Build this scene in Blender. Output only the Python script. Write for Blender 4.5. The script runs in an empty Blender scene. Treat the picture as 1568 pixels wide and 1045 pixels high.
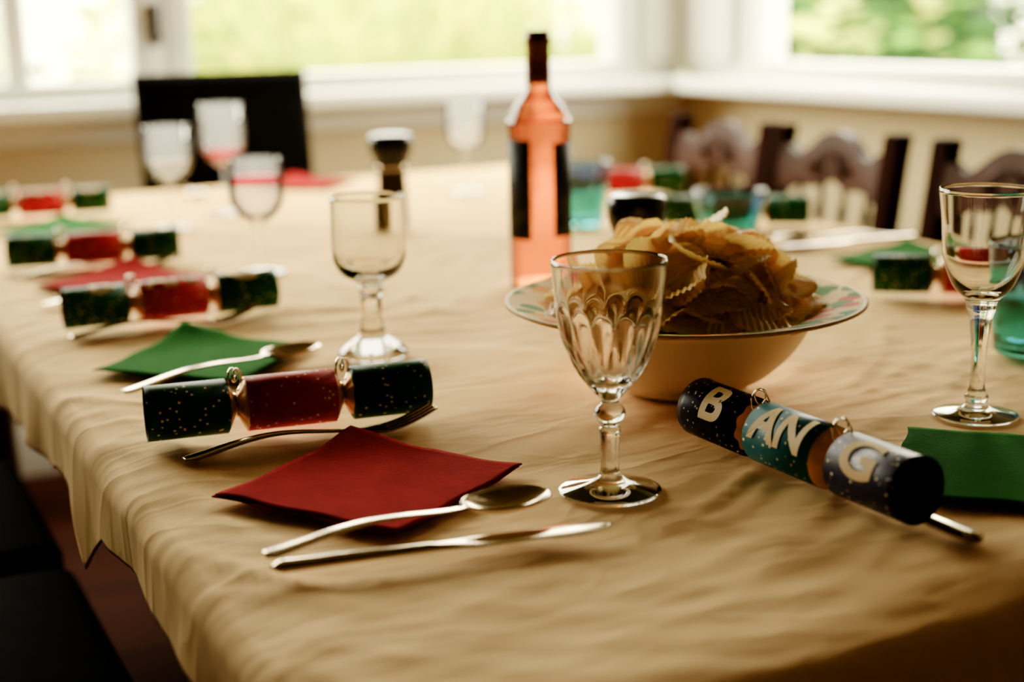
import bpy, bmesh, math, random
from mathutils import Vector, Matrix, noise
random.seed(7)
scene=bpy.context.scene
COL=scene.collection
pi=math.pi
rad=math.radians
# ------------------------------------------------------------------ materials
def mat(name,col,rough=.5,metal=0.,col2=None,nscale=8.,bump=0.,bscale=200.,trans=0.,ior=1.45,spec=.5,coat=0.,emis=None,sheen=0.):
    m=bpy.data.materials.new(name);m.use_nodes=True
    nt=m.node_tree;N=nt.nodes;L=nt.links
    b=N['Principled BSDF']
    b.inputs['Roughness'].default_value=rough
    b.inputs['Metallic'].default_value=metal
    b.inputs['IOR'].default_value=ior
    b.inputs['Transmission Weight'].default_value=trans
    b.inputs['Specular IOR Level'].default_value=spec
    b.inputs['Coat Weight'].default_value=coat
    b.inputs['Sheen Weight'].default_value=sheen
    tc=N.new('ShaderNodeTexCoord')
    if col2 is None: col2=tuple(c*.82 for c in col)
    nz=N.new('ShaderNodeTexNoise');nz.inputs['Scale'].default_value=nscale;nz.inputs['Detail'].default_value=4
    L.new(tc.outputs['Object'],nz.inputs['Vector'])
    mx=N.new('ShaderNodeMix');mx.data_type='RGBA'
    mx.inputs[6].default_value=(*col,1);mx.inputs[7].default_value=(*col2,1)
    rp=N.new('ShaderNodeValToRGB');rp.color_ramp.elements[0].position=.35;rp.color_ramp.elements[1].position=.65
    L.new(nz.outputs['Fac'],rp.inputs['Fac']);L.new(rp.outputs['Color'],mx.inputs[0])
    L.new(mx.outputs[2],b.inputs['Base Color'])
    if bump>0:
        n2=N.new('ShaderNodeTexNoise');n2.inputs['Scale'].default_value=bscale;n2.inputs['Detail'].default_value=3
        L.new(tc.outputs['Object'],n2.inputs['Vector'])
        bp=N.new('ShaderNodeBump');bp.inputs['Strength'].default_value=bump;bp.inputs['Distance'].default_value=.002
        L.new(n2.outputs['Fac'],bp.inputs['Height']);L.new(bp.outputs['Normal'],b.inputs['Normal'])
    m['mix']=mx.name
    return m
def dots(m,col,scale=160.,thr=.25,r=None):
    """overlay small printed dots using voronoi cells"""
    nt=m.node_tree;N=nt.nodes;L=nt.links;b=N['Principled BSDF'];mx=N[m['mix']]
    tc=N.new('ShaderNodeTexCoord');vo=N.new('ShaderNodeTexVoronoi');vo.inputs['Scale'].default_value=scale
    L.new(tc.outputs['Object'],vo.inputs['Vector'])
    lt=N.new('ShaderNodeMath');lt.operation='LESS_THAN';lt.inputs[1].default_value=thr
    L.new(vo.outputs['Distance'],lt.inputs[0])
    m2=N.new('ShaderNodeMix');m2.data_type='RGBA';m2.inputs[7].default_value=(*col,1)
    L.new(lt.outputs[0],m2.inputs[0]);L.new(mx.outputs[2],m2.inputs[6]);L.new(m2.outputs[2],b.inputs['Base Color'])
    return m
# ------------------------------------------------------------------ mesh builder
class MB:
    def __init__(s,name): s.name=name;s.v=[];s.f=[];s.m=[];s.sm=[];s.mats=[]
    def mi(s,m):
        if m not in s.mats: s.mats.append(m)
        return s.mats.index(m)
    def add(s,vs,fs,m,M=None,smooth=True):
        o=len(s.v)
        for p in vs:
            p=Vector(p); s.v.append(tuple(M@p) if M else tuple(p))
        k=s.mi(m)
        for f in fs: s.f.append(tuple(i+o for i in f));s.m.append(k);s.sm.append(smooth)
    def lathe(s,prof,m,seg=48,M=None,rf=None,a0=0,a1=2*pi,smooth=True):
        """prof: list of (r,z) ; m material or list per-segment"""
        full=abs(a1-a0-2*pi)<1e-6
        n=seg if full else seg+1
        vs=[]
        for i,(r,z) in enumerate(prof):
            for j in range(n):
                a=a0+(a1-a0)*j/seg
                rr=r*(rf(a,i,z) if rf else 1)
                vs.append((rr*math.cos(a),rr*math.sin(a),z))
        for i in range(len(prof)-1):
            fs=[]
            for j in range(seg):
                k=(j+1)%n if full else j+1
                fs.append((i*n+j,i*n+k,(i+1)*n+k,(i+1)*n+j))
            mm=m[i] if isinstance(m,(list,tuple)) else m
            if i==0: s.add(vs,fs,mm,M,smooth);base=len(s.v)-len(vs)
            else:
                k2=s.mi(mm)
                for f in fs: s.f.append(tuple(q+base for q in f));s.m.append(k2);s.sm.append(smooth)
    def box(s,lo,hi,m,M=None):
        x0,y0,z0=lo;x1,y1,z1=hi
        vs=[(x0,y0,z0),(x1,y0,z0),(x1,y1,z0),(x0,y1,z0),(x0,y0,z1),(x1,y0,z1),(x1,y1,z1),(x0,y1,z1)]
        s.add(vs,[(0,3,2,1),(4,5,6,7),(0,1,5,4),(1,2,6,5),(2,3,7,6),(3,0,4,7)],m,M,False)
    def rbox(s,lo,hi,m,b=.01,seg=3,M=None):
        bm=bmesh.new();bmesh.ops.create_cube(bm,size=1)
        for v in bm.verts:
            v.co=Vector([(lo[i]+hi[i])/2+v.co[i]*(hi[i]-lo[i]) for i in range(3)])
        bmesh.ops.bevel(bm,geom=bm.edges[:],offset=b,segments=seg,profile=.5,affect='EDGES')
        bm.verts.ensure_lookup_table()
        s.add([v.co.copy() for v in bm.verts],[[v.index for v in f.verts] for f in bm.faces],m,M,True);bm.free()
    def tube(s,pts,rs,m,seg=10,M=None,flat=1.,cap=True):
        pts=[Vector(p) for p in pts];vs=[];n=len(pts)
        if not isinstance(rs,(list,tuple)): rs=[rs]*n
        up=Vector((0,0,1))
        for i,p in enumerate(pts):
            t=(pts[min(i+1,n-1)]-pts[max(i-1,0)]).normalized()
            ref=up if abs(t.dot(up))<.95 else Vector((0,1,0))
            sx=t.cross(ref).normalized();sz=sx.cross(t).normalized()
            for j in range(seg):
                a=2*pi*j/seg
                vs.append(p+sx*rs[i]*math.cos(a)+sz*rs[i]*flat*math.sin(a))
        fs=[(i*seg+j,i*seg+(j+1)%seg,(i+1)*seg+(j+1)%seg,(i+1)*seg+j) for i in range(n-1) for j in range(seg)]
        if cap: fs.append(tuple(range(seg))[::-1]);fs.append(tuple((n-1)*seg+j for j in range(seg)))
        s.add(vs,fs,m,M)
    def grid(s,fn,nu,nv,m,M=None,smooth=True):
        vs=[fn(i/nu,j/nv) for i in range(nu+1) for j in range(nv+1)]
        fs=[(i*(nv+1)+j,(i+1)*(nv+1)+j,(i+1)*(nv+1)+j+1,i*(nv+1)+j+1) for i in range(nu) for j in range(nv)]
        s.add(vs,fs,m,M,smooth)
    def build(s,loc=(0,0,0),rot=(0,0,0),parent=None,merge=1e-5,solid=0,solid_off=0,autosm=None,recalc=True):
        me=bpy.data.meshes.new(s.name);me.from_pydata(s.v,[],s.f)
        for m in s.mats: me.materials.append(m)
        me.polygons.foreach_set('material_index',s.m);me.polygons.foreach_set('use_smooth',s.sm)
        bm=bmesh.new();bm.from_mesh(me)
        if merge: bmesh.ops.remove_doubles(bm,verts=bm.verts,dist=merge)
        if recalc: bmesh.ops.recalc_face_normals(bm,faces=bm.faces)
        bm.to_mesh(me);bm.free()
        o=bpy.data.objects.new(s.name,me);COL.objects.link(o);o.location=loc;o.rotation_euler=rot
        if parent: o.parent=parent
        if solid:
            md=o.modifiers.new('thickness','SOLIDIFY');md.thickness=solid;md.offset=solid_off
        if autosm:
            try: me.set_sharp_from_angle(angle=autosm)
            except Exception: pass
        return o
# ------------------------------------------------------------------ palette
M_cloth=mat('linen_cloth',(.86,.63,.25),.88,col2=(.83,.60,.23),nscale=3,spec=.1)
def cloth_nodes(m):
    nt=m.node_tree;N=nt.nodes;L=nt.links;b=N['Principled BSDF']
    tc=N.new('ShaderNodeTexCoord')
    w1=N.new('ShaderNodeTexNoise');w1.inputs['Scale'].default_value=700;w1.inputs['Detail'].default_value=1;L.new(tc.outputs['Object'],w1.inputs['Vector'])
    b1=N.new('ShaderNodeBump');b1.inputs['Strength'].default_value=.10;b1.inputs['Distance'].default_value=.001
    L.new(w1.outputs['Fac'],b1.inputs['Height'])
    prev=b1
    for rot,sc,st,scale,dist in ((.5,2.0,.13,5,.012),(-.75,2.4,.07,9,.008)):
        mp=N.new('ShaderNodeMapping');mp.inputs['Rotation'].default_value=(0,0,rot);mp.inputs['Scale'].default_value=(1,sc,1);L.new(tc.outputs['Object'],mp.inputs['Vector'])
        nz=N.new('ShaderNodeTexNoise');nz.inputs['Scale'].default_value=scale;nz.inputs['Detail'].default_value=2;nz.inputs['Distortion'].default_value=.8;L.new(mp.outputs[0],nz.inputs['Vector'])
        a=N.new('ShaderNodeMath');a.operation='SUBTRACT';a.inputs[1].default_value=.5;L.new(nz.outputs['Fac'],a.inputs[0])
        c=N.new('ShaderNodeMath');c.operation='ABSOLUTE';L.new(a.outputs[0],c.inputs[0])
        d=N.new('ShaderNodeMath');d.operation='MULTIPLY';d.inputs[1].default_value=-7.;L.new(c.outputs[0],d.inputs[0])
        e=N.new('ShaderNodeMath');e.operation='EXPONENT';L.new(d.outputs[0],e.inputs[0])
        b2=N.new('ShaderNodeBump');b2.inputs['Strength'].default_value=st;b2.inputs['Distance'].default_value=dist
        L.new(e.outputs[0],b2.inputs['Height']);L.new(prev.outputs[0],b2.inputs['Normal']);prev=b2
    L.new(prev.outputs[0],b.inputs['Normal'])
cloth_nodes(M_cloth)
M_wall=mat('cream_wall_paint',(.62,.53,.28),.8,nscale=2,col2=(.58,.49,.25),bump=.05,bscale=60)
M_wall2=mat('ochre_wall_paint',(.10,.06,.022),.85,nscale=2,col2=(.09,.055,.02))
M_white=mat('white_gloss_paint',(.90,.88,.78),.35,nscale=3,col2=(.86,.84,.74))
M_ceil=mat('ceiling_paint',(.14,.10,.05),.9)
M_dark=mat('dark_stained_wood',(.024,.009,.005),.6,col2=(.015,.006,.004),nscale=14,bump=.1,bscale=60,spec=.2,ior=1.10)
M_crest=mat('carved_wood_rail',(.060,.026,.014),.5,col2=(.038,.016,.009),nscale=20,bump=.3,bscale=50,spec=.5,ior=1.20)
M_leather=mat('black_leather',(.004,.004,.004),.75,col2=(.006,.006,.006),nscale=30,bump=.3,bscale=250,spec=.1,ior=1.15)
M_oak=mat('table_wood',(.25,.13,.06),.5,col2=(.18,.09,.04),nscale=6)
M_napR=mat('red_paper_tissue',(.26,.014,.006),.95,col2=(.22,.012,.005),nscale=30,bump=.35,bscale=420,spec=.05)
M_napG=mat('green_paper_tissue',(.020,.140,.016),.95,col2=(.017,.120,.014),nscale=30,bump=.35,bscale=420,spec=.05)
M_steel=mat('polished_cutlery_steel',(.46,.38,.26),.17,metal=1,col2=(.39,.32,.21),nscale=20)
M_green=dots(mat('green_cracker_paper',(.016,.110,.044),.5,col2=(.013,.092,.036),nscale=30,spec=.5,ior=1.22),(.85,.74,.38),165,.20)
M_red=dots(mat('red_cracker_paper',(.55,.030,.010),.5,col2=(.48,.024,.008),nscale=30,spec=.5,ior=1.2),(.95,.78,.48),140,.17)
M_navy=dots(mat('navy_cracker_paper',(.014,.013,.038),.36,col2=(.010,.009,.027),nscale=30,spec=.5,ior=1.3),(.70,.60,.36),190,.18)
M_teal=dots(mat('teal_cracker_paper',(.010,.125,.16),.40,col2=(.008,.105,.135),nscale=30,spec=.5,ior=1.28),(.85,.76,.42),175,.18)
M_gold=mat('gold_crimped_card',(.76,.48,.13),.42,metal=.35,col2=(.60,.37,.09),nscale=60,bump=.2,bscale=200)
M_ins=mat('dark_tube_inside',(.02,.014,.010),.8)
M_silver=mat('curled_metallic_ribbon',(.75,.66,.45),.2,metal=1)
M_letter=mat('cream_print',(.88,.72,.34),.5,col2=(.80,.62,.26),nscale=50,spec=.2)
def glassmat(name,col=(1,1,1),rough=.0,ior=1.48):
    m=bpy.data.materials.new(name);m.use_nodes=True;nt=m.node_tree;N=nt.nodes;L=nt.links
    b=N['Principled BSDF'];b.inputs['Roughness'].default_value=rough;b.inputs['Transmission Weight'].default_value=1;b.inputs['IOR'].default_value=ior
    tc=N.new('ShaderNodeTexCoord');nz=N.new('ShaderNodeTexNoise');nz.inputs['Scale'].default_value=5;L.new(tc.outputs['Object'],nz.inputs['Vector'])
    mx=N.new('ShaderNodeMix');mx.data_type='RGBA';mx.inputs[6].default_value=(*col,1);mx.inputs[7].default_value=(*[c*.97 for c in col],1)
    L.new(nz.outputs['Fac'],mx.inputs[0]);L.new(mx.outputs[2],b.inputs['Base Color'])
    return m
def thinglass(name,col=(1,1,1),f=1.35,rough=.0,haze=0.,hcol=(1,1,1),refr=0.,rcol=(1,1,1)):
    m=bpy.data.materials.new(name);m.use_nodes=True;nt=m.node_tree;N=nt.nodes;L=nt.links
    N.remove(N['Principled BSDF']);out=N['Material Output']
    t=N.new('ShaderNodeBsdfTransparent');t.inputs[0].default_value=(*col,1)
    last=t
    if refr>0:
        r=N.new('ShaderNodeBsdfRefraction');r.inputs['Color'].default_value=(*rcol,1);r.inputs['IOR'].default_value=1.34;r.inputs['Roughness'].default_value=.03
        ms=N.new('ShaderNodeMixShader');ms.inputs[0].default_value=refr;L.new(last.outputs[0],ms.inputs[1]);L.new(r.outputs[0],ms.inputs[2]);last=ms
    if haze>0:
        h=N.new('ShaderNodeBsdfTranslucent');h.inputs[0].default_value=(*hcol,1)
        ms=N.new('ShaderNodeMixShader');ms.inputs[0].default_value=haze;L.new(last.outputs[0],ms.inputs[1]);L.new(h.outputs[0],ms.inputs[2]);last=ms
    g=N.new('ShaderNodeBsdfGlossy');g.inputs['Roughness'].default_value=rough+.02
    fr=N.new('ShaderNodeFresnel');fr.inputs['IOR'].default_value=f
    mx=N.new('ShaderNodeMixShader');L.new(fr.outputs[0],mx.inputs[0]);L.new(last.outputs[0],mx.inputs[1]);L.new(g.outputs[0],mx.inputs[2]);L.new(mx.outputs[0],out.inputs[0])
    return m
M_glass=glassmat('clear_crystal',(1,1,.97))
M_thin=thinglass('thin_blown_glass',(.97,.97,.95),1.22,haze=.07)
M_rose=thinglass('rose_wine_in_glass',(.97,.60,.22),1.40,haze=.08,hcol=(.95,.45,.08),refr=.55,rcol=(1,.60,.24))
M_capsule=mat('wine_capsule_foil',(.085,.009,.006),.4,metal=.1,col2=(.07,.007,.005),nscale=20,spec=.3)
M_label=mat('dark_wine_label',(.010,.012,.018),.55,col2=(.04,.04,.03),nscale=60,spec=.1)
M_black=mat('black_gloss_plastic',(.006,.006,.007),.22,spec=.35)
M_pepper=mat('peppercorns',(.05,.032,.02),.7,col2=(.015,.01,.008),nscale=120,bump=.6,bscale=160)
M_china=mat('glazed_cream_china',(.82,.68,.37),.35,col2=(.79,.65,.35),nscale=4,spec=.35)
# ------------------------------------------------------------------ room shell
XR=2.10;YB=2.71;XL=-1.9;YF=-2.2;ZC=2.45
WY=1.33
def shell():
    fl=mat('terracotta_tile_floor',(.12,.05,.03),.7,spec=.15)
    nt=fl.node_tree;N=nt.nodes;L=nt.links
    br=N.new('ShaderNodeTexBrick');br.offset=0;br.inputs['Scale'].default_value=3.2;br.inputs['Color1'].default_value=(.070,.020,.009,1);br.inputs['Color2'].default_value=(.045,.015,.008,1)
    br.inputs['Mortar'].default_value=(.010,.007,.005,1);br.inputs['Brick Width'].default_value=1;br.inputs['Row Height'].default_value=1;br.inputs['Mortar Size'].default_value=.02
    tc=N.new('ShaderNodeTexCoord');L.new(tc.outputs['Object'],br.inputs['Vector']);L.new(br.outputs['Color'],N['Principled BSDF'].inputs['Base Color'])
    b=MB('floor');b.box((XL-.15,YF-.15,-.1),(XR+.15,YB+.15,0),fl);b.build()
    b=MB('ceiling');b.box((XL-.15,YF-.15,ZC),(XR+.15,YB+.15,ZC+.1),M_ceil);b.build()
    t=.15
    b=MB('wall_back')
    b.box((XL-t,YB,0),(XR+t,YB+t,.90),M_wall);b.box((XL-t,YB,2.2),(XR+t,YB+t,ZC),M_wall)
    b.box((XL-t,YB,.90),(-1.2,YB+t,2.2),M_wall)
    b.build(merge=0)
    b=MB('wall_right')
    b.box((XR,YF-t,0),(XR+t,YB,.90),M_wall);b.box((XR,YF-t,2.2),(XR+t,YB,ZC),M_wall)
    b.box((XR,YF-t,.90),(XR+t,WY,2.2),M_wall)
    b.build(merge=0)
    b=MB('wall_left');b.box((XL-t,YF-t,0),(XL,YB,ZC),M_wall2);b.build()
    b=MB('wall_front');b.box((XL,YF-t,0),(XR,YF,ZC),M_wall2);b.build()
    def frame(name,axis,a0,a1,posts,z0=.90,z1=2.2,extra=None):
        b=MB(name)
        def bx(u0,u1,za,zb,d0,d1):
            if axis=='x': b.rbox((u0,YB+d0,za),(u1,YB+d1,zb),M_white,.006,2)
            else: b.rbox((XR+d0,u0,za),(XR+d1,u1,zb),M_white,.006,2)
        bx(a0,a1,z0,z0+.045,.0,.11);bx(a0,a1,z1-.06,z1,.0,.11)
        for (p0,p1,d0,d1) in posts: bx(p0,p1,z0+.04,z1-.05,d0,d1)
        if extra: extra(b)
        return b.build(merge=0)
    def latch(b):
        M=Matrix.Translation((.578,YB-.005,1.075))
        b.rbox((-.014,-.014,-.05),(.014,.0,.05),M_black,.004,2,M)
        b.tube([(0,-.01,.01),(0,-.04,.01),(.0,-.045,-.03)],.008,M_black,8,M)
    frame('window_1','x',-1.2,.60,[(-1.2,-1.12,.02,.1),(-.52,-.46,.02,.1),(.235,.285,.02,.1),(.525,.60,-.005,.11)],extra=latch)
    frame('window_2','x',.602,2.10,[(.602,.67,-.005,.11),(1.88,1.95,.0,.11),(1.955,2.04,-.02,.11),(2.045,2.1,-.01,.11)])
    frame('window_3','y',WY,2.71,[(WY,WY+.08,-.005,.11),(2.37,2.44,.0,.11),(2.445,2.56,-.02,.11),(2.565,2.705,-.01,.11)])
    b=MB('trim_1');b.rbox((XL,YB-.13,.862),(XR,YB+.01,.902),M_white,.010,3);b.build()
    b=MB('trim_2');b.rbox((XR-.13,YF,.862),(XR+.01,YB-.13,.902),M_white,.010,3);b.build()
    b=MB('trim_3');b.rbox((XL,YB-.02,.80),(XR-.02,YB,.862),M_white,.004,2);b.build()
    b=MB('baseboard_back');b.rbox((XL,YB-.018,0),(XR-.02,YB,.13),M_white,.005,2);b.build()
    b=MB('baseboard_right');b.rbox((XR-.018,YF,0),(XR,YB-.02,.13),M_white,.005,2);b.build()
shell()
# ------------------------------------------------------------------ garden outside
def garden():
    lawn=mat('garden_lawn',(.16,.24,.05),.9,col2=(.10,.18,.03),nscale=6)
    b=MB('ground_lawn');b.grid(lambda u,v:(-16+34*u,YB+.2+16*v,-.35),20,12,lawn);b.grid(lambda u,v:(XR+.2+14*u,-8+10.9*v,-.35),14,12,lawn);b.build()
    rend=mat('white_render',(.85,.83,.76),.8,nscale=3)
    b=MB('garden_wall');b.box((-10,11.5,-.35),(14,11.7,1.6),rend);b.build()
    def leafy(name,c,size,n,cols,ls=.07,seed=1):
        rnd=random.Random(seed);b=MB(name)
        ms=[mat(name+'_leaf_%d'%i,cc,.6,nscale=5,spec=.1) for i,cc in enumerate(cols)]
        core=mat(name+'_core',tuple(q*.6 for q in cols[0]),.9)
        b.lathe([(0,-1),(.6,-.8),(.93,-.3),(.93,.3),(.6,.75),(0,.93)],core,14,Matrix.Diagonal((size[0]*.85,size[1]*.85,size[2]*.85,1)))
        for i in range(n):
            d=Vector((rnd.gauss(0,1),rnd.gauss(0,1),rnd.gauss(0,1))).normalized()*rnd.uniform(.82,1.08)
            d*=1+.18*noise.noise(d*2.2+Vector((seed,0,0)))
            p=Vector((d.x*size[0],d.y*size[1],d.z*size[2]))
            R=Matrix.Rotation(rnd.uniform(0,6.28),4,'Z')@Matrix.Rotation(rnd.uniform(0,3.1),4,'X')
            s=ls*rnd.uniform(.6,1.4)
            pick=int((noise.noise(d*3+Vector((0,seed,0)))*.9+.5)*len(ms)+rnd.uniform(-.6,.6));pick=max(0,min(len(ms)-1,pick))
            b.add([(-s,0,0),(0,-s*.45,.1*s),(s,0,0),(0,s*.45,.1*s)],[(0,1,2,3)],ms[pick],Matrix.Translation(p)@R,False)
        return b.build(loc=c,merge=0,recalc=False)
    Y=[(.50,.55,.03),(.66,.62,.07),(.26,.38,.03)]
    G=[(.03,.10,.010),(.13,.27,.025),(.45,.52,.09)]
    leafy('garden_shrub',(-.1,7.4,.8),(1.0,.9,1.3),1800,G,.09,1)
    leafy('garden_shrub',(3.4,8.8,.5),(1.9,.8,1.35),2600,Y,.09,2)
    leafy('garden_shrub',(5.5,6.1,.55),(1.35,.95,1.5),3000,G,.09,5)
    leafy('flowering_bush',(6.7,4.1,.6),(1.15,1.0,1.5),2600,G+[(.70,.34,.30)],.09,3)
    gm=mat('grass_blade',(.60,.58,.05),.6,col2=(.22,.34,.02),nscale=3)
    for k,(cx,cy) in enumerate([(2.05,6.0),(2.65,5.7),(3.2,5.4)]):
        rnd=random.Random(20+k);b=MB('ornamental_grass')
        for i in range(240):
            a=rnd.uniform(0,6.28);r=rnd.uniform(.0,.18);l=rnd.uniform(.12,.5);h=rnd.uniform(1.1,2.1)
            pts=[]
            for t in (0,.3,.6,.85,1):
                q=r+l*t**2.2
                pts.append((q*math.cos(a),q*math.sin(a),h*(t-.22*t**4)))
            b.tube(pts,[.009,.009,.008,.005,.002],gm,3,cap=False)
        b.build(loc=(cx,cy,-.35),merge=0,recalc=False)
garden()
# ------------------------------------------------------------------ table & cloth
TX0,TX1,TY0,TY1,TZ=-.03,1.25,-.24,2.13,.75
def table():
    b=MB('dining_table')
    b.rbox((TX0+.012,TY0+.012,TZ-.045),(TX1-.012,TY1-.012,TZ-.013),M_oak,.004,2)
    b.box((TX0+.08,TY0+.08,TZ-.12),(TX1-.08,TY0+.10,TZ-.045),M_oak);b.box((TX0+.08,TY1-.10,TZ-.12),(TX1-.08,TY1-.08,TZ-.045),M_oak)
    for x in (TX0+.08,TX1-.1): b.box((x,TY0+.08,TZ-.12),(x+.02,TY1-.08,TZ-.045),M_oak)
    for x in (TX0+.09,TX1-.09):
        for y in (TY0+.09,TY1-.09):
            b.lathe([(0,0),(.028,0),(.034,.05),(.024,.09),(.036,.2),(.030,.5),(.040,.6),(.040,TZ-.046),(0,TZ-.046)],M_oak,16,Matrix.Translation((x,y,0)))
    b.build(merge=0)
table()
FEET=[(.258,.023),(.265,.502),(.31,1.03),(.618,.035),(.464,.24),(.587,.746)]
def wrinkle(x,y):
    p=Vector((x,y,0))
    w=Vector((noise.noise(p*2.3),noise.noise(p*2.3+Vector((5,9,0))),0))*.35
    a=rad(32)
    q=p+w
    qx=q.x*math.cos(a)+q.y*math.sin(a);qy=-q.x*math.sin(a)+q.y*math.cos(a)
    r1=1-abs(noise.noise(Vector((qx*3.2,qy*8.,1.))))*2.2
    r2=1-abs(noise.noise(Vector((qx*10,qy*5.5,7.))))*2.2
    r4=1-abs(noise.noise(Vector((qx*5-q.y*6,q.y*17,4.))))*3.0
    r3=noise.noise(Vector((x*22,y*26,3.)))
    amp=.6+.8*max(0,min(1,.5+noise.noise(p*3.1+Vector((0,0,9)))*1.5))
    h=(.0034*max(r1,0)**3+.0020*max(r2,0)**3+.0014*max(r4,0)**3)*amp*.85+.0005*r3
    k=1
    for fx,fy in FEET:
        d=math.hypot(x-fx,y-fy);k=min(k,max(0,(d-.035)/.05))
    k=min(k,1)
    return -.0068+h*k+.0062*(1-k)
def tablecloth():
    b=MB('tablecloth')
    X0,X1,Y0,Y1=TX0-.155,TX1+.155,TY0-.17,TY1+.155
    st=.0070
    nu=int((X1-X0)/st);nv=int((Y1-Y0)/st)
    R=.018
    def fn(u,v):
        x=X0+(X1-X0)*u;y=Y0+(Y1-Y0)*v
        cx=min(max(x,TX0),TX1);cy=min(max(y,TY0),TY1)
        dx=x-cx;dy=y-cy
        d=math.hypot(dx,dy) if (dx and dy) else abs(dx)+abs(dy)
        zt=TZ+wrinkle(cx,cy)
        e=min(x-TX0,TX1-x,y-TY0,TY1-y)
        if d<=0:
            s=max(0,1-e/.03);return (x,y,zt-.004*s*s)
        if dx<0 and not dy:
            mx=.155;want=.070+.050*max(0,1-abs(y-.37)/.07)**1.3+.058*min(1,max(0,(y-.4)/.8))+.003*math.sin(y*23)
            d=d/mx*want
        elif dx and dy: d=min(d,.16)
        nx,ny=(dx,dy);l=math.hypot(nx,ny);nx/=l;ny/=l
        s=cx*0+ (y if abs(dx)>0 else x)
        q=d
        if q<R*pi/2:
            a=q/R;ox=R*math.sin(a);oz=-R*(1-math.cos(a))
        else:
            ox=R;oz=-R-(q-R*pi/2)
        t=max(0,(q-.02)/.12)
        rip=(.006*math.sin(s*21+2*noise.noise(Vector((s*3,0,0))))+.004*math.sin(s*47+1.3))*t+.003*t
        return (cx+nx*(ox+rip),cy+ny*(ox+rip),zt-.004+oz)
    b.grid(fn,nu,nv,M_cloth)
    return b.build(merge=0,solid=.0012,solid_off=-1)
tablecloth()
TT=TZ+.0005
# ------------------------------------------------------------------ napkins
def napkin(m,x,y,ang,size=.158,curl=.0,seed=1,z=0,layers=2):
    b=MB('paper_napkin');rnd=random.Random(seed)
    for k in range(layers):
        off=(rnd.uniform(-.0015,.0015),rnd.uniform(-.0015,.0015));s=size-.001*k
        def fn(u,v,k=k,off=off,s=s):
            a=u-.5;c=v-.5
            ex=.0018*math.sin(v*15+k*.6+seed)*(max(0,abs(a)*2-.85))*6
            ey=.0018*math.sin(u*13+k*.6+seed)*(max(0,abs(c)*2-.85))*6
            edge=max(abs(a),abs(c))*2
            zz=.0008+.0016*k+.0022*noise.noise(Vector((u*2.5+seed,v*2.5,0)))*edge**2+curl*max(0,(u+v-1.3))**2+.0012*max(0,noise.noise(Vector((u*9+seed,v*9,2))))*edge**4
            zz=max(zz,.0012+.0014*k)
            return (a*s+off[0]+ex*s/.16,c*s+off[1]+ey,zz)
        b.grid(fn,30,30,m)
    return b.build(loc=(x,y,TT+z),rot=(0,0,rad(ang)),merge=0,solid=.0011,solid_off=0)
napkin(M_napR,.116,.124,32,.160,.02,1)
napkin(M_napG,.117,.577,43,.160,.03,2)
napkin(M_napR,.137,1.06,29,.160,.03,3)
napkin(M_napG,.150,1.615,35,.160,.02,4)
napkin(M_napG,.539,-.089,45,.166,.0,5)
napkin(M_napG,1.090,.630,8,.160,.02,6)
napkin(M_napR,.70,1.99,40,.160,.02,8)
# ------------------------------------------------------------------ cutlery (local +x = tip direction, origin handle end)
def spoon(x,y,ang,z=0,tilt=0,L=.205,roll=0):
    b=MB('spoon');n=60;bl=.064
    def fn(u,v):
        s=u*L;c=(v-.5)*2
        if s<L-bl:
            t=s/(L-bl);w=max(.0026,(.0090)*(1-.74*t**.75)) 
            if t<.04: w*=.6+.4*(t/.04)
            zz=.0018+.008*math.sin(pi*min(1,t))**1.5*.9+.006*t*t
            zz+=-.0012*c*c*(1-t)
            return (s,c*w,zz)
        t=(s-(L-bl))/bl
        w=.0215*math.sqrt(max(0,1-((t-.54)/.54 if t<.54 else (t-.54)/.46)**2))**.95
        w=max(w,.0026*(1-t) if t<.3 else 0)
        dep=.0098*math.sin(pi*min(1,max(0,t)))**.7
        rim=.0078
        return (s,c*w,rim-dep*(1-c*c)**1.0+.0022)
    b.grid(fn,90,16,M_steel)
    return b.build(loc=(x,y,TT+z),rot=(roll,-tilt,rad(ang)),merge=1e-6,solid=.0014,solid_off=0)
def fork(x,y,ang,z=0,tilt=0,L=.21):
    b=MB('fork');hl=L-.075
    def body(u,v):
        s=u*(L-.045);c=(v-.5)*2
        t=min(1,s/hl)
        w=max(.0026,.0088*(1-.72*t**.75));
        if t<.04: w*=.6+.4*(t/.04)
        zz=.0018+.008*math.sin(pi*t)**1.5+.003*t
        if s>hl:
            k=(s-hl)/(L-.045-hl);kk=k*k*(3-2*k);w=.0026+.0094*kk;zz=.0048-.003*math.sin(pi*k*.6)
        return (s,c*w,zz-.0012*c*c)
    b.grid(body,60,8,M_steel)
    for i in range(4):
        cy=(i-1.5)*.0062
        def tine(u,v,cy=cy):
            s=L-.0465+u*.0465;c=(v-.5)*2
            w=.0021*(1-.55*u**2)
            z0=.0048-.003*math.sin(pi*.6)
            return (s,cy*(1-.08*u)+c*w,z0-.0012+.013*u**1.6)
        b.grid(tine,16,2,M_steel)
    return b.build(loc=(x,y,TT+z),rot=(0,-tilt,rad(ang)),merge=1e-6,solid=.0015,solid_off=0)
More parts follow.
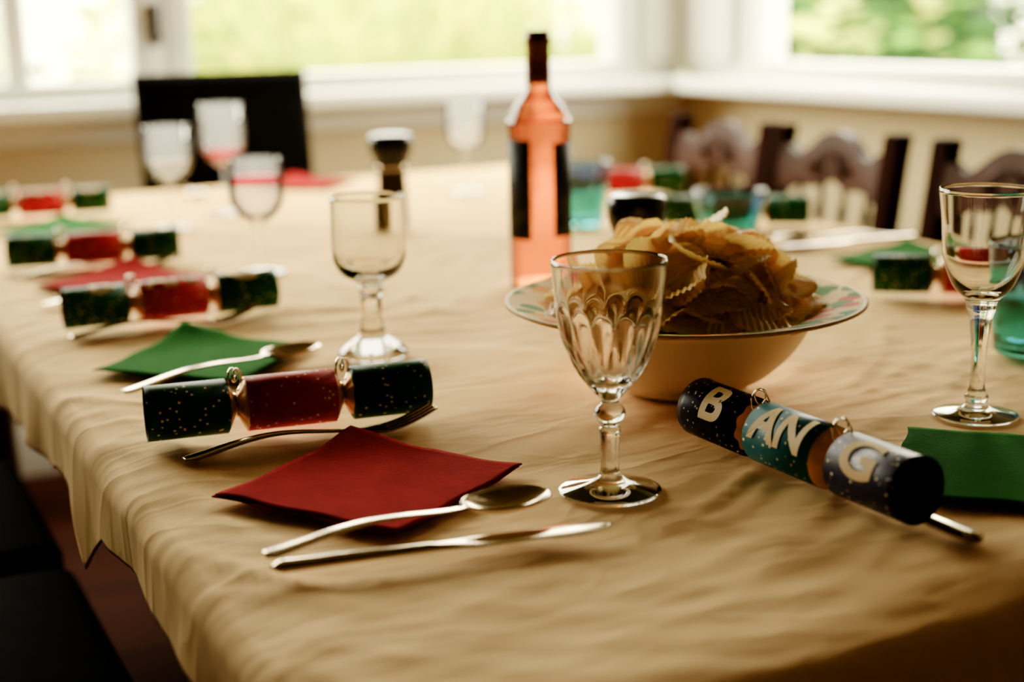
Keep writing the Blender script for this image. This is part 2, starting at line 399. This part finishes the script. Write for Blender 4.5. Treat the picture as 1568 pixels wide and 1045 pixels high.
def knife(x,y,ang,z=0,L=.225):
    b=MB('table_knife');n=60;seg=12;vs=[];fs=[]
    for i in range(n+1):
        t=i/n;s=t*L
        if t<.46:
            k=t/.46;w=.0090-.0035*k;h=.0040-.0012*k
            if k<.06: q=math.sqrt(max(.05,k/.06));w*=q;h*=q
            cy=0
        else:
            k=(t-.46)/.54
            w=.006+.0042*min(1,k*5) ; h=.0022-.0016*min(1,k*4)
            if k>.72: w*=math.sqrt(max(.0,1-((k-.72)/.28)**2))+.02
            cy=-.001*k+ (0.004*((k-.72)/.28)**2 if k>.72 else 0)
        for j in range(seg):
            a=2*pi*j/seg;vs.append((s,cy+w*math.cos(a),.0042+h*math.sin(a)))
    for i in range(n):
        for j in range(seg): fs.append((i*seg+j,i*seg+(j+1)%seg,(i+1)*seg+(j+1)%seg,(i+1)*seg+j))
    fs.append(tuple(range(seg))[::-1]);fs.append(tuple(n*seg+j for j in range(seg)))
    b.add(vs,fs,M_steel);return b.build(loc=(x,y,TT+z),rot=(0,0,rad(ang)),merge=0)
knife(-.002,-.006,-10.5)
spoon(-.002,.008,-1.,z=.0068,L=.200)
fork(.008,.250,.5,L=.213)
spoon(.008,.470,15.5,z=.004,L=.215)
fork(.010,.752,0,L=.21)
spoon(.015,.960,5,z=.0,L=.21)
fork(.02,1.185,-6,L=.21)
knife(.404,-.188,91,L=.205)
spoon(1.215,.80,169,L=.20)
knife(1.22,.765,170)
fork(1.22,.48,182,L=.2)
spoon(.47,2.09,-95,L=.2)
# ------------------------------------------------------------------ crackers
def text_mesh(body,size):
    cu=bpy.data.curves.new('t','FONT');cu.body=body;cu.size=size;cu.align_x='CENTER';cu.align_y='CENTER';cu.offset=size*.03
    o=bpy.data.objects.new('t',cu);COL.objects.link(o)
    dg=bpy.context.evaluated_depsgraph_get();me=bpy.data.meshes.new_from_object(o.evaluated_get(dg))
    bm=bmesh.new();bm.from_mesh(me);bmesh.ops.triangulate(bm,faces=bm.faces)
    for it in range(6):
        es=[e for e in bm.edges if e.calc_length()>.0025]
        if not es: break
        bmesh.ops.subdivide_edges(bm,edges=es,cuts=1);bmesh.ops.triangulate(bm,faces=bm.faces)
    vs=[v.co.copy() for v in bm.verts];bm.verts.index_update();fs=[[v.index for v in f.verts] for f in bm.faces];bm.free()
    bpy.data.objects.remove(o);bpy.data.curves.remove(cu);bpy.data.meshes.remove(me)
    return vs,fs
CR=.0228
def cracker(x,y,ang,mend,mmid,letters=False,phi=-38,seed=0,L=.236,tilt=0,z=0,tsize=.030):
    b=MB('christmas_cracker');h=L/2;r=CR
    R=Matrix.Rotation(pi/2,4,'Y') # z->x
    T=Matrix.Translation((0,0,r))@R
    a1=.037;nk=.0450;a2=.053
    prof=[(0,-h+.045),(r-.0012,-h+.044),(r-.0010,-h),(r,-h),(r*1.0,-h+.006),(r,-a2),(r*.80,-a2+.002),(.0085,-nk-.001),(.0075,-nk),(.0085,-nk+.001),(r*.80,-a1-.002),(r,-a1),(r*1.0,0)]
    prof+=[(p[0],-p[1]) for p in prof[-2::-1]]
    ms=[M_ins,M_ins,M_ins,mend,mend,mend,M_gold,M_gold,M_gold,M_gold,M_gold,mmid]
    ms=ms+ms[::-1]
    def rf(a,i,zz):
        k=abs(abs(zz)-nk)
        if k<.0062: return 1+.06*math.sin(9*a+seed)
        if abs(zz)>h-.003: return 1+.02*math.sin(2*a+seed)+.012*math.sin(3*a)
        return 1
    b.lathe(prof,ms,64,T,rf)
    for sx in (-nk,nk):
        ring=[(sx+.001*math.sin(3*t),.0092*math.cos(t),r+.0092*math.sin(t)) for t in [2*pi*i/20 for i in range(21)]]
        b.tube(ring,.0011,M_silver,6)
        for q in range(2):
            d=1 if q else -1
            pts=[(sx+d*(.002+.004*math.sin(t)),(.004*math.sin(t*1.1))*d,r+.012+.008*(1-math.cos(t))+.001*t) for t in [i*.35 for i in range(17)]]
            b.tube(pts,.0012,M_silver,5,flat=.5)
    if letters:
        for body,xo,ph in (('B',-.080,phi),('AN',-.001,phi),('G',.082,phi)):
            vs,fs=text_mesh(body,tsize*1.4)
            out=[]
            for p in vs:
                f=rad(ph)+p.y/r;rr=r*1.012+.0004
                out.append((xo+p.x*(1.15 if len(body)==1 else .95),rr*math.sin(f),r+rr*math.cos(f)))
            b.add(out,fs,M_letter)
    return b.build(loc=(x,y,TT+z+.0005),rot=(0,-tilt,rad(ang)),merge=1e-6)
cracker(.112,.300,-8,M_green,M_red,seed=1)
cracker(.134,.796,-1,M_green,M_red,True,phi=-8,seed=2,L=.242)
cracker(.131,1.235,-13,M_green,M_red,seed=3)
cracker(.150,1.815,-8,M_green,M_red,True,phi=-10,seed=4)
cracker(1.145,1.475,-16,M_green,M_red,seed=5)
cracker(1.085,1.035,-35,M_green,M_red,seed=6)
cracker(.990,.415,-38,M_green,M_red,seed=7)
cracker(.385,-.028,-88.5,M_navy,M_teal,True,phi=-50,seed=8,L=.240,z=.0045)
# ------------------------------------------------------------------ glassware
def smooth_prof(pts,n=6):
    out=[];P=[Vector((p[0],p[1])) for p in pts]
    for i in range(len(P)-1):
        p0=P[max(i-1,0)];p1=P[i];p2=P[i+1];p3=P[min(i+2,len(P)-1)]
        for k in range(n):
            t=k/n;q=.5*((2*p1)+(-p0+p2)*t+(2*p0-5*p1+4*p2-p3)*t*t+(-p0+3*p1-3*p2+p3)*t**3)
            out.append((max(q.x,0),q.y))
    out.append(tuple(P[-1]));return out
def stemglass(name,x,y,outer,inner,m=M_glass,rf=None,seg=64,extra=None,rot=0):
    b=MB(name)
    o=[(0,0),(outer[0][0]*.9,0)]+smooth_prof(outer);i=smooth_prof(inner)
    b.lathe(o+i,m,seg,None,rf)
    if extra: extra(b)
    return b.build(loc=(x,y,TT+.0003),rot=(0,0,rot),merge=1e-6)
def cutrf(n0):
    def rf(a,i,z):
        if i<n0 and .074<z<.134:
            k=math.sin(pi*(z-.074)/.060)
            return 1+.06*k*(abs(math.sin(a*7+(z-.074)*26))+abs(math.sin(a*7-(z-.074)*26))-1.2)
        if i<n0 and .012<z<.045: return 1+.05*math.sin(6*a)
        return 1
    return rf
out1=[(.0362,0),(.0365,.0012),(.030,.003),(.014,.0075),(.0075,.013),(.0062,.022),(.0070,.040),(.0078,.046),(.0062,.0485),(.0105,.055),(.0108,.060),(.0060,.0665),(.0085,.070),(.0125,.0745),(.0225,.088),(.0315,.108),(.0365,.130),(.0392,.150),(.0404,.1665)]
in1=[(.0400,.1672),(.0390,.1665),(.0376,.150),(.0350,.130),(.0290,.109),(.0195,.091),(.010,.083),(0,.081)]
stemglass('wine_glass',.258,.023,out1,in1,rf=cutrf(2+6*18+1),seg=168)
out2=[(.0345,0),(.0352,.003),(.0335,.007),(.026,.013),(.015,.021),(.0125,.028),(.0100,.040),(.0105,.056),(.0125,.068),(.0105,.072),(.015,.0765),(.028,.084),(.0355,.097),(.0368,.112),(.0368,.140),(.0368,.1605)]
in2=[(.0362,.1612),(.0354,.1605),(.0352,.140),(.0352,.114),(.0338,.100),(.027,.090),(.012,.083),(0,.081)]
stemglass('goblet',.265,.502,out2,in2)
out3=[(.0342,0),(.0345,.0012),(.028,.003),(.013,.0065),(.0085,.011),(.0098,.016),(.0075,.021),(.0058,.030),(.0062,.055),(.0090,.080),(.0115,.090),(.0135,.098),(.024,.110),(.0315,.130),(.0335,.148),(.0350,.168),(.0378,.188)]
in3=[(.0374,.1886),(.0366,.188),(.0338,.168),(.0322,.148),(.0300,.131),(.022,.114),(.010,.104),(0,.102)]
stemglass('wine_glass',.618,.035,out3,in3)
def wine_std(x,y,h,R,fill=None):
    s=h/.165
    o=[(.033,0),(.0335,.0012),(.026,.003),(.010,.006),(.0042,.012),(.0036,.035),(.0042,.066),(.009,.073),(.026,.085),(.036,.102),(.0385,.120),(.0375,.142),(.0355,.165)]
    i=[(.0350,.1655),(.0345,.165),(.0365,.142),(.0374,.120),(.035,.103),(.025,.087),(.008,.078),(0,.077)]
    k=R/.0385
    f=lambda P:[(a*k if q>.07 else a,q*s) for a,q in P]
    def extra(b):
        for fm,bot,top in (fill or []):
            P=[(0,.0785),(.008,.0795),(.024,.089),(.034,.104),(.0364,.119),(.0362,.13)]
            if bot>0: P=[(0,bot),(.0355,bot)]+[p for p in P if p[1]>bot+.002]
            P=[p for p in P if p[1]<top]+[(.0362,top),(0,top)]
            b.lathe([(a*k*.985,q*s) for a,q in P],fm,32)
    return stemglass('wine_glass',x,y,f(o),f(i),m=M_thin,seg=40,extra=extra)
M_water=thinglass('pale_frosted_drink',(.93,.90,.86),1.2,haze=.35,hcol=(.95,.90,.84))
M_pink=thinglass('pink_drink',(.95,.35,.40),1.2,haze=.5,hcol=(.9,.10,.18))
wine_std(.31,1.03,.153,.037,[(M_water,0,.130),(M_pink,.1305,.142)])
wine_std(.31,1.519,.166,.040,[(M_water,0,.110)])
wine_std(.434,1.637,.190,.040,[(M_pink,0,.098)])
wine_std(.913,1.665,.174,.038,[(M_water,0,.115)])
# ------------------------------------------------------------------ tumblers (purple to teal coloured glass)
def tumbler_mat():
    m=glassmat('purple_teal_glass',(.1,.6,.6));nt=m.node_tree;N=nt.nodes;L=nt.links;b=N['Principled BSDF']
    tc=N.new('ShaderNodeTexCoord');sp=N.new('ShaderNodeSeparateXYZ');L.new(tc.outputs['Object'],sp.inputs[0])
    rp=N.new('ShaderNodeValToRGB');e=rp.color_ramp.elements;e[0].position=.45;e[0].color=(.05,.66,.78,1);e[1].position=.75;e[1].color=(.44,.54,.90,1)
    mt=N.new('ShaderNodeMath');mt.operation='MULTIPLY';mt.inputs[1].default_value=10;L.new(sp.outputs[2],mt.inputs[0]);L.new(mt.outputs[0],rp.inputs[0]);L.new(rp.outputs[0],b.inputs['Base Color'])
    return m
M_tum=tumbler_mat()
def tumbler(x,y,h,r0,r1):
    b=MB('glass_tumbler')
    o=[(0,0),(r0*.92,0)]+smooth_prof([(r0,.003),(r0+(r1-r0)*.35,h*.35),(r0+(r1-r0)*.75,h*.7),(r1,h)],5)
    i=smooth_prof([(r1-.001,h+.001),(r1-.0025,h),(r0+(r1-r0)*.75-.0025,h*.7),(r0+(r1-r0)*.35-.003,h*.35),(r0-.004,.012),(0,.010)],5)
    b.lathe(o+i,M_tum,40);return b.build(loc=(x,y,TT+.0003),merge=1e-6)
tumbler(.887,1.164,.100,.030,.042)
tumbler(.975,.890,.075,.036,.054)
tumbler(.822,.172,.105,.034,.043)
# ------------------------------------------------------------------ rose bottle
def bottle():
    b=MB('wine_bottle')
    P=[(0,.004),(.030,.003),(.0365,.004),(.0388,.009),(.0388,.190),(.0375,.205),(.031,.222),(.021,.234),(.0158,.244),(.0148,.258),(.0145,.300)]
    pr=[P[0],P[1]]+smooth_prof(P[2:],5)+[(0,.300)]
    b.lathe(pr,M_rose,64)
    C=[(.0150,.250),(.0150,.262),(.0146,.296),(.0160,.2965),(.0160,.306),(.0148,.307),(.0148,.312),(.0135,.3135),(0,.3135)]
    b.lathe([(.0146,.250)]+C,M_capsule,40)
    v=rad(243.4)
    for a0,a1,z0,z1 in ((v+rad(24),v+rad(88),.065,.180),(v-rad(88),v-rad(18),.062,.184)):
        b.lathe([(.0390,z0),(.0393,z0),(.0393,z1),(.0390,z1)],M_label,30,None,None,a0,a1)
    b.build(loc=(.587,.746,TT),merge=1e-6)
bottle()
# ------------------------------------------------------------------ mills
def mill(name,x,y,s=1.):
    b=MB(name)
    b.lathe([(0,0),(.023,0),(.025,.003),(.025,.012),(.0235,.014)],M_black,36)
    b.lathe([(.0235,.013),(.0232,.05),(.0215,.085),(.021,.094),(0,.094)],M_pepper,36)
    b.lathe([(.0245,.013),(.0242,.05),(.0222,.088),(.0222,.095)],M_thin,36)
    b.lathe([(.0215,.092),(.0235,.093),(.0235,.100),(.0265,.104),(.0325,.118),(.0345,.128),(.0345,.143),(.0325,.149),(.026,.1515),(.012,.1525),(0,.1525)],M_black,40)
    b.lathe([(.0236,.0955),(.0246,.0960),(.0246,.1005),(.0236,.101)],M_steel,36)
    o=b.build(loc=(x,y,TT),merge=1e-6);o.scale=(s,s,s);return o
mill('pepper_mill',.616,1.308)
mill('salt_mill',.573,.497,.93)
# ------------------------------------------------------------------ bowl with painted rim
def rim_mat():
    base=(.84,.66,.27)
    m=mat('painted_rim_glaze',base,.7,spec=.3,ior=1.2);nt=m.node_tree;N=nt.nodes;L=nt.links;b=N['Principled BSDF']
    tc=N.new('ShaderNodeTexCoord');vo=N.new('ShaderNodeTexVoronoi');vo.inputs['Scale'].default_value=52;L.new(tc.outputs['Object'],vo.inputs['Vector'])
    sp=N.new('ShaderNodeSeparateColor');L.new(vo.outputs['Color'],sp.inputs[0])
    rp=N.new('ShaderNodeValToRGB');rp.color_ramp.interpolation='CONSTANT';E=rp.color_ramp.elements
    E[0].position=0;E[0].color=(*base,1);E[1].position=.15;E[1].color=(.06,.20,.03,1)
    for p,c in ((.42,(.55,.10,.02,1)),(.60,(.78,.42,.03,1)),(.76,(.12,.28,.06,1)),(.92,(*base,1))):
        e=E.new(p);e.color=c
    L.new(sp.outputs[0],rp.inputs[0])
    lt=N.new('ShaderNodeMath');lt.operation='LESS_THAN';lt.inputs[1].default_value=.60;L.new(vo.outputs['Distance'],lt.inputs[0])
    mx=N.new('ShaderNodeMix');mx.data_type='RGBA';mx.inputs[6].default_value=(*base,1);L.new(lt.outputs[0],mx.inputs[0]);L.new(rp.outputs[0],mx.inputs[7]);L.new(mx.outputs[2],b.inputs['Base Color'])
    return m
M_rim=rim_mat()
BX,BY=.464,.240
M_line=mat('rim_line_glaze',(.70,.48,.10),.5,spec=.2,ior=1.25)
def bowl():
    b=MB('serving_bowl')
    o=smooth_prof([(.054,.0005),(.058,.002),(.060,.006),(.077,.016),(.098,.036),(.112,.058),(.119,.0695),(.138,.0755),(.158,.0790)],5)
    b.lathe([(0,.006),(.048,.006),(.050,.0005)]+o,M_china,96)
    b.lathe([(.158,.0790),(.1612,.0805),(.1612,.0822),(.159,.0830),(.157,.0828)],M_line,96)
    b.lathe([(.157,.0828),(.140,.0798),(.124,.0752),(.118,.0735)],M_rim,96)
    b.lathe(smooth_prof([(.118,.0735),(.113,.068),(.107,.058),(.094,.038),(.073,.019),(.04,.013),(0,.012)],5),M_china,96)
    b.build(loc=(BX,BY,TT),merge=1e-6)
bowl()
def chips():
    m=mat('potato_chip',(.97,.76,.12),.45,col2=(.90,.62,.07),nscale=45,bump=.08,bscale=400,spec=.3)
    b=MB('potato_chips');rnd=random.Random(5)
    nt=m.node_tree;N=nt.nodes;L=nt.links;pb=N['Principled BSDF'];tr=N.new('ShaderNodeBsdfTranslucent');tr.inputs[0].default_value=(.98,.78,.12,1)
    mx=N.new('ShaderNodeMixShader');mx.inputs[0].default_value=.30;L.new(pb.outputs[0],mx.inputs[1]);L.new(tr.outputs[0],mx.inputs[2]);L.new(mx.outputs[0],N['Material Output'].inputs[0])
    def chip(c,nrm,a,bb,k1,k2,spin,ridge=.0009):
        n=Vector(nrm).normalized();q=n.to_track_quat('Z','Y').to_matrix().to_4x4()
        M=Matrix.Translation(c)@q@Matrix.Rotation(spin,4,'Z')
        sd=rnd.uniform(0,50)
        def fn(u,v):
            x=2*u-1;y=2*v-1
            X=x*math.sqrt(1-y*y/2);Y=y*math.sqrt(1-x*x/2)
            r=1+.07*noise.noise(Vector((X*1.5+sd,Y*1.5,0)))
            px=X*a*r;py=Y*bb*r
            z=k1*px*px+k2*py*py+ridge*math.sin(px*2*pi/.0056)+.004*noise.noise(Vector((X*1.2+sd,Y*1.2,3)))
            return (px,py,z)
        b.grid(fn,48,10,m,M)
    for i in range(40):
        zz=rnd.uniform(.050,.085);rm=.045+(zz-.045)*.85
        r=rm*math.sqrt(rnd.random());a=rnd.uniform(0,2*pi)
        chip((r*math.cos(a),r*math.sin(a),zz),(rnd.gauss(0,.25),rnd.gauss(0,.25),1),rnd.uniform(.024,.030),rnd.uniform(.02,.026),rnd.uniform(-3,8),rnd.uniform(-3,8),rnd.uniform(0,6))
    def H(px,py):
        r1=math.hypot(px-.008,py-.01);r2=math.hypot(px,py)
        h=.086+.046*math.exp(-(r1/.080)**2.6)
        h-=.020*max(0,(r2-.08)/.04)
        return h+.006*noise.noise(Vector((px*30,py*30,2)))
    N1=95
    for i in range(N1):
        f=1-i/N1
        r=.118*math.sqrt(f);a=i*2.39996+rnd.uniform(-.2,.2)
        cx=r*math.cos(a);cy=r*math.sin(a);e=.008
        gx=(H(cx+e,cy)-H(cx-e,cy))/(2*e);gy=(H(cx,cy+e)-H(cx,cy-e))/(2*e)
        sg=.62 if r<.09 else .35
        nr=(-gx*.6+rnd.gauss(0,sg),-gy*.6+rnd.gauss(0,sg),1)
        A=rnd.uniform(.026,.034)
        if r>.095: A*=.76
        z=max(H(cx,cy)+rnd.uniform(-.004,.010),.082)
        chip((cx,cy,z),nr,A,A*rnd.uniform(.78,.95),rnd.uniform(-12,6),rnd.uniform(-18,16),rnd.uniform(0,6))
    # dense under-layer closes the gaps
    for i in range(90):
        r=.104*math.sqrt(rnd.random());a=rnd.uniform(0,2*pi)
        cx=r*math.cos(a);cy=r*math.sin(a)
        chip((cx,cy,max(H(cx,cy)-.014,.080)),(rnd.gauss(0,.3)+cx*5,rnd.gauss(0,.3)+cy*5,1),.026,.022,rnd.uniform(-10,2),rnd.uniform(-10,4),rnd.uniform(0,6))
    b.build(loc=(BX,BY,TT),merge=0,recalc=False)
chips()
# ------------------------------------------------------------------ chairs
def wood_chair(x,y,ang,w=.345):
    b=MB('dining_chair');hw=w/2
    for s in (-1,1):
        pts=[(s*(hw-.018),.165,0),(s*(hw-.018),.175,.25),(s*(hw-.018),.185,.46),(s*(hw-.018),.205,.66),(s*(hw-.018),.235,.862)]
        for i in range(4):
            p,q=pts[i],pts[i+1]
            wd=.017
            vs=[];
            for (c) in (p,q):
                for (dx,dy) in ((-wd,-.017),(wd,-.017),(wd,.017),(-wd,.017)): vs.append((c[0]+dx,c[1]+dy,c[2]))
            b.add(vs,[(0,3,2,1),(4,5,6,7),(0,1,5,4),(1,2,6,5),(2,3,7,6),(3,0,4,7)],M_dark,None,False)
        b.rbox((s*(hw-.018)-.019,.216,.855),(s*(hw-.018)+.019,.256,.872),M_dark,.007,2)
    n=40;vs=[];iw=hw-.034
    for i in range(n+1):
        t=i/n*2-1;xx=t*iw
        top=.822+.048*math.exp(-(t/.42)**2)+.012*math.exp(-((abs(t)-.92)/.15)**2)-.004*math.cos(t*9)
        bot=.765+.010*math.cos(t*pi*1.0)+.006*math.cos(t*pi*3)
        yc=.222+.008*(1-t*t)
        for dy,zz in ((-.010,bot),(-.013,(bot+top)/2),(-.010,top),(.012,top),(.012,bot)):
            vs.append((xx,yc+dy+(zz-.8)*.14,zz))
    fs=[]
    for i in range(n):
        for j in range(5): fs.append((i*5+j,i*5+(j+1)%5,(i+1)*5+(j+1)%5,(i+1)*5+j))
    fs.append((0,1,2,3,4));fs.append(tuple(n*5+j for j in (4,3,2,1,0)))
    b.add(vs,fs,M_crest,None,True)
    for s in (-1,1):
        sc=[(s*(.012+.045*t+.008*math.sin(t*6)),.210,.815+.018*math.cos(t*5)-.012*t) for t in [i/14 for i in range(15)]]
        b.tube(sc,[.005-.003*abs(i/14-.4) for i in range(15)],M_crest,6)
    for k in range(4):
        xx=(k-1.5)*.062
        pr=[(.0055,0),(.006,.03),(.0085,.06),(.006,.075),(.008,.16),(.0065,.235),(.009,.25),(.0055,.265),(.005,.30)]
        Mx=Matrix.Translation((xx,.190,.475))@Matrix.Rotation(rad(-7.5),4,'X')
        b.lathe([(0,0)]+pr+[(0,.30)],M_dark,12,Mx)
    b.rbox((-hw+.03,.170,.470),(hw-.03,.200,.505),M_dark,.006,2)
    b.rbox((-hw-.001,-.21,.425),(hw+.001,.19,.462),M_dark,.014,3)
    for s in (-1,1):
        b.lathe([(0,0),(.014,0),(.018,.08),(.013,.10),(.02,.2),(.02,.33),(.014,.35),(.021,.38),(.021,.43),(0,.43)],M_dark,16,Matrix.Translation((s*(hw-.025),-.175,0)))
        b.tube([(s*(hw-.025),-.175,.17),(s*(hw-.022),0,.17),(s*(hw-.018),.17,.17)],.009,M_dark,8)
    b.tube([(-hw+.02,-.175,.24),(hw-.02,-.175,.24)],.010,M_dark,8)
    return b.build(loc=(x,y,0),rot=(0,0,rad(ang)),merge=0,autosm=rad(40))
wood_chair(1.205,1.565,-90)
wood_chair(1.205,1.215,-90)
wood_chair(1.205,.790,-90)
def leather_chair(x,y,ang):
    b=MB('leather_dining_chair')
    b.rbox((-.215,-.215,.40),(.215,.20,.475),M_leather,.022,4)
    def back(sd):
        def fn(u,v):
            xx=(u-.5)*.40;zz=.44+v*.53
            t=(zz-.44)/.53
            th=.024*(1-abs(2*u-1)**8)**.5*(1-abs(2*v-1)**14)**.5
            return (xx,.205+.055*t+.012*((2*u-1)**2)+sd*th,zz)
        return fn
    b.grid(back(1),28,28,M_leather);b.grid(back(-1),28,28,M_leather)
    seam=[(-.185+.37*i/20,.205+.055*.93-.024+.010*((2*i/20-1)**2),.93) for i in range(21)]
    b.tube(seam,.0025,M_leather,6)
    for sx in (-1,1):
        b.tube([(sx*.185,-.185,.41),(sx*.19,-.19,0)],[.022,.016],M_dark,4)
        b.tube([(sx*.185,.185,.42),(sx*.185,.23,0)],[.022,.017],M_dark,4)
    return b.build(loc=(x,y,0),rot=(0,0,rad(ang)),merge=1e-5)
leather_chair(.650,2.13,0)
for yy in (.13,.60,1.08,1.60): leather_chair(-.215,yy,90)
# ------------------------------------------------------------------ light
w=bpy.data.worlds.new('sky');scene.world=w;w.use_nodes=True
nt=w.node_tree;bg=nt.nodes['Background'];bg.inputs[0].default_value=(1,.94,.74,1);bg.inputs[1].default_value=66.0
def portal(name,loc,rot,sx,sy):
    l=bpy.data.lights.new(name,'AREA');l.shape='RECTANGLE';l.size=sx;l.size_y=sy
    l.cycles.is_portal=True
    o=bpy.data.objects.new(name,l);COL.objects.link(o);o.location=loc;o.rotation_euler=rot
portal('sky_portal_back',(.45,YB+.13,1.55),(rad(-90),0,0),3.3,1.3)
portal('sky_portal_right',(XR+.13,(WY+2.7)/2,1.55),(0,rad(90),0),1.3,2.7-WY)
vs_=scene.view_settings
vs_.view_transform='AgX';vs_.look='AgX - Punchy';vs_.gamma=.55;vs_.exposure=.72
# ------------------------------------------------------------------ camera
cd=bpy.data.cameras.new('camera');cam=bpy.data.objects.new('camera',cd);COL.objects.link(cam)
cd.lens=50;cd.sensor_width=36;cd.clip_start=.05
R=Matrix.Rotation(rad(-26.57),4,'Z')@Matrix.Rotation(rad(77),4,'X')@Matrix.Rotation(rad(-1.2),4,'Z')
cam.matrix_world=Matrix.Translation((-.235,-.811,1.085))@R
cd.dof.use_dof=True;cd.dof.focus_distance=1.09;cd.dof.aperture_fstop=2.5;cd.dof.aperture_blades=7
scene.camera=cam
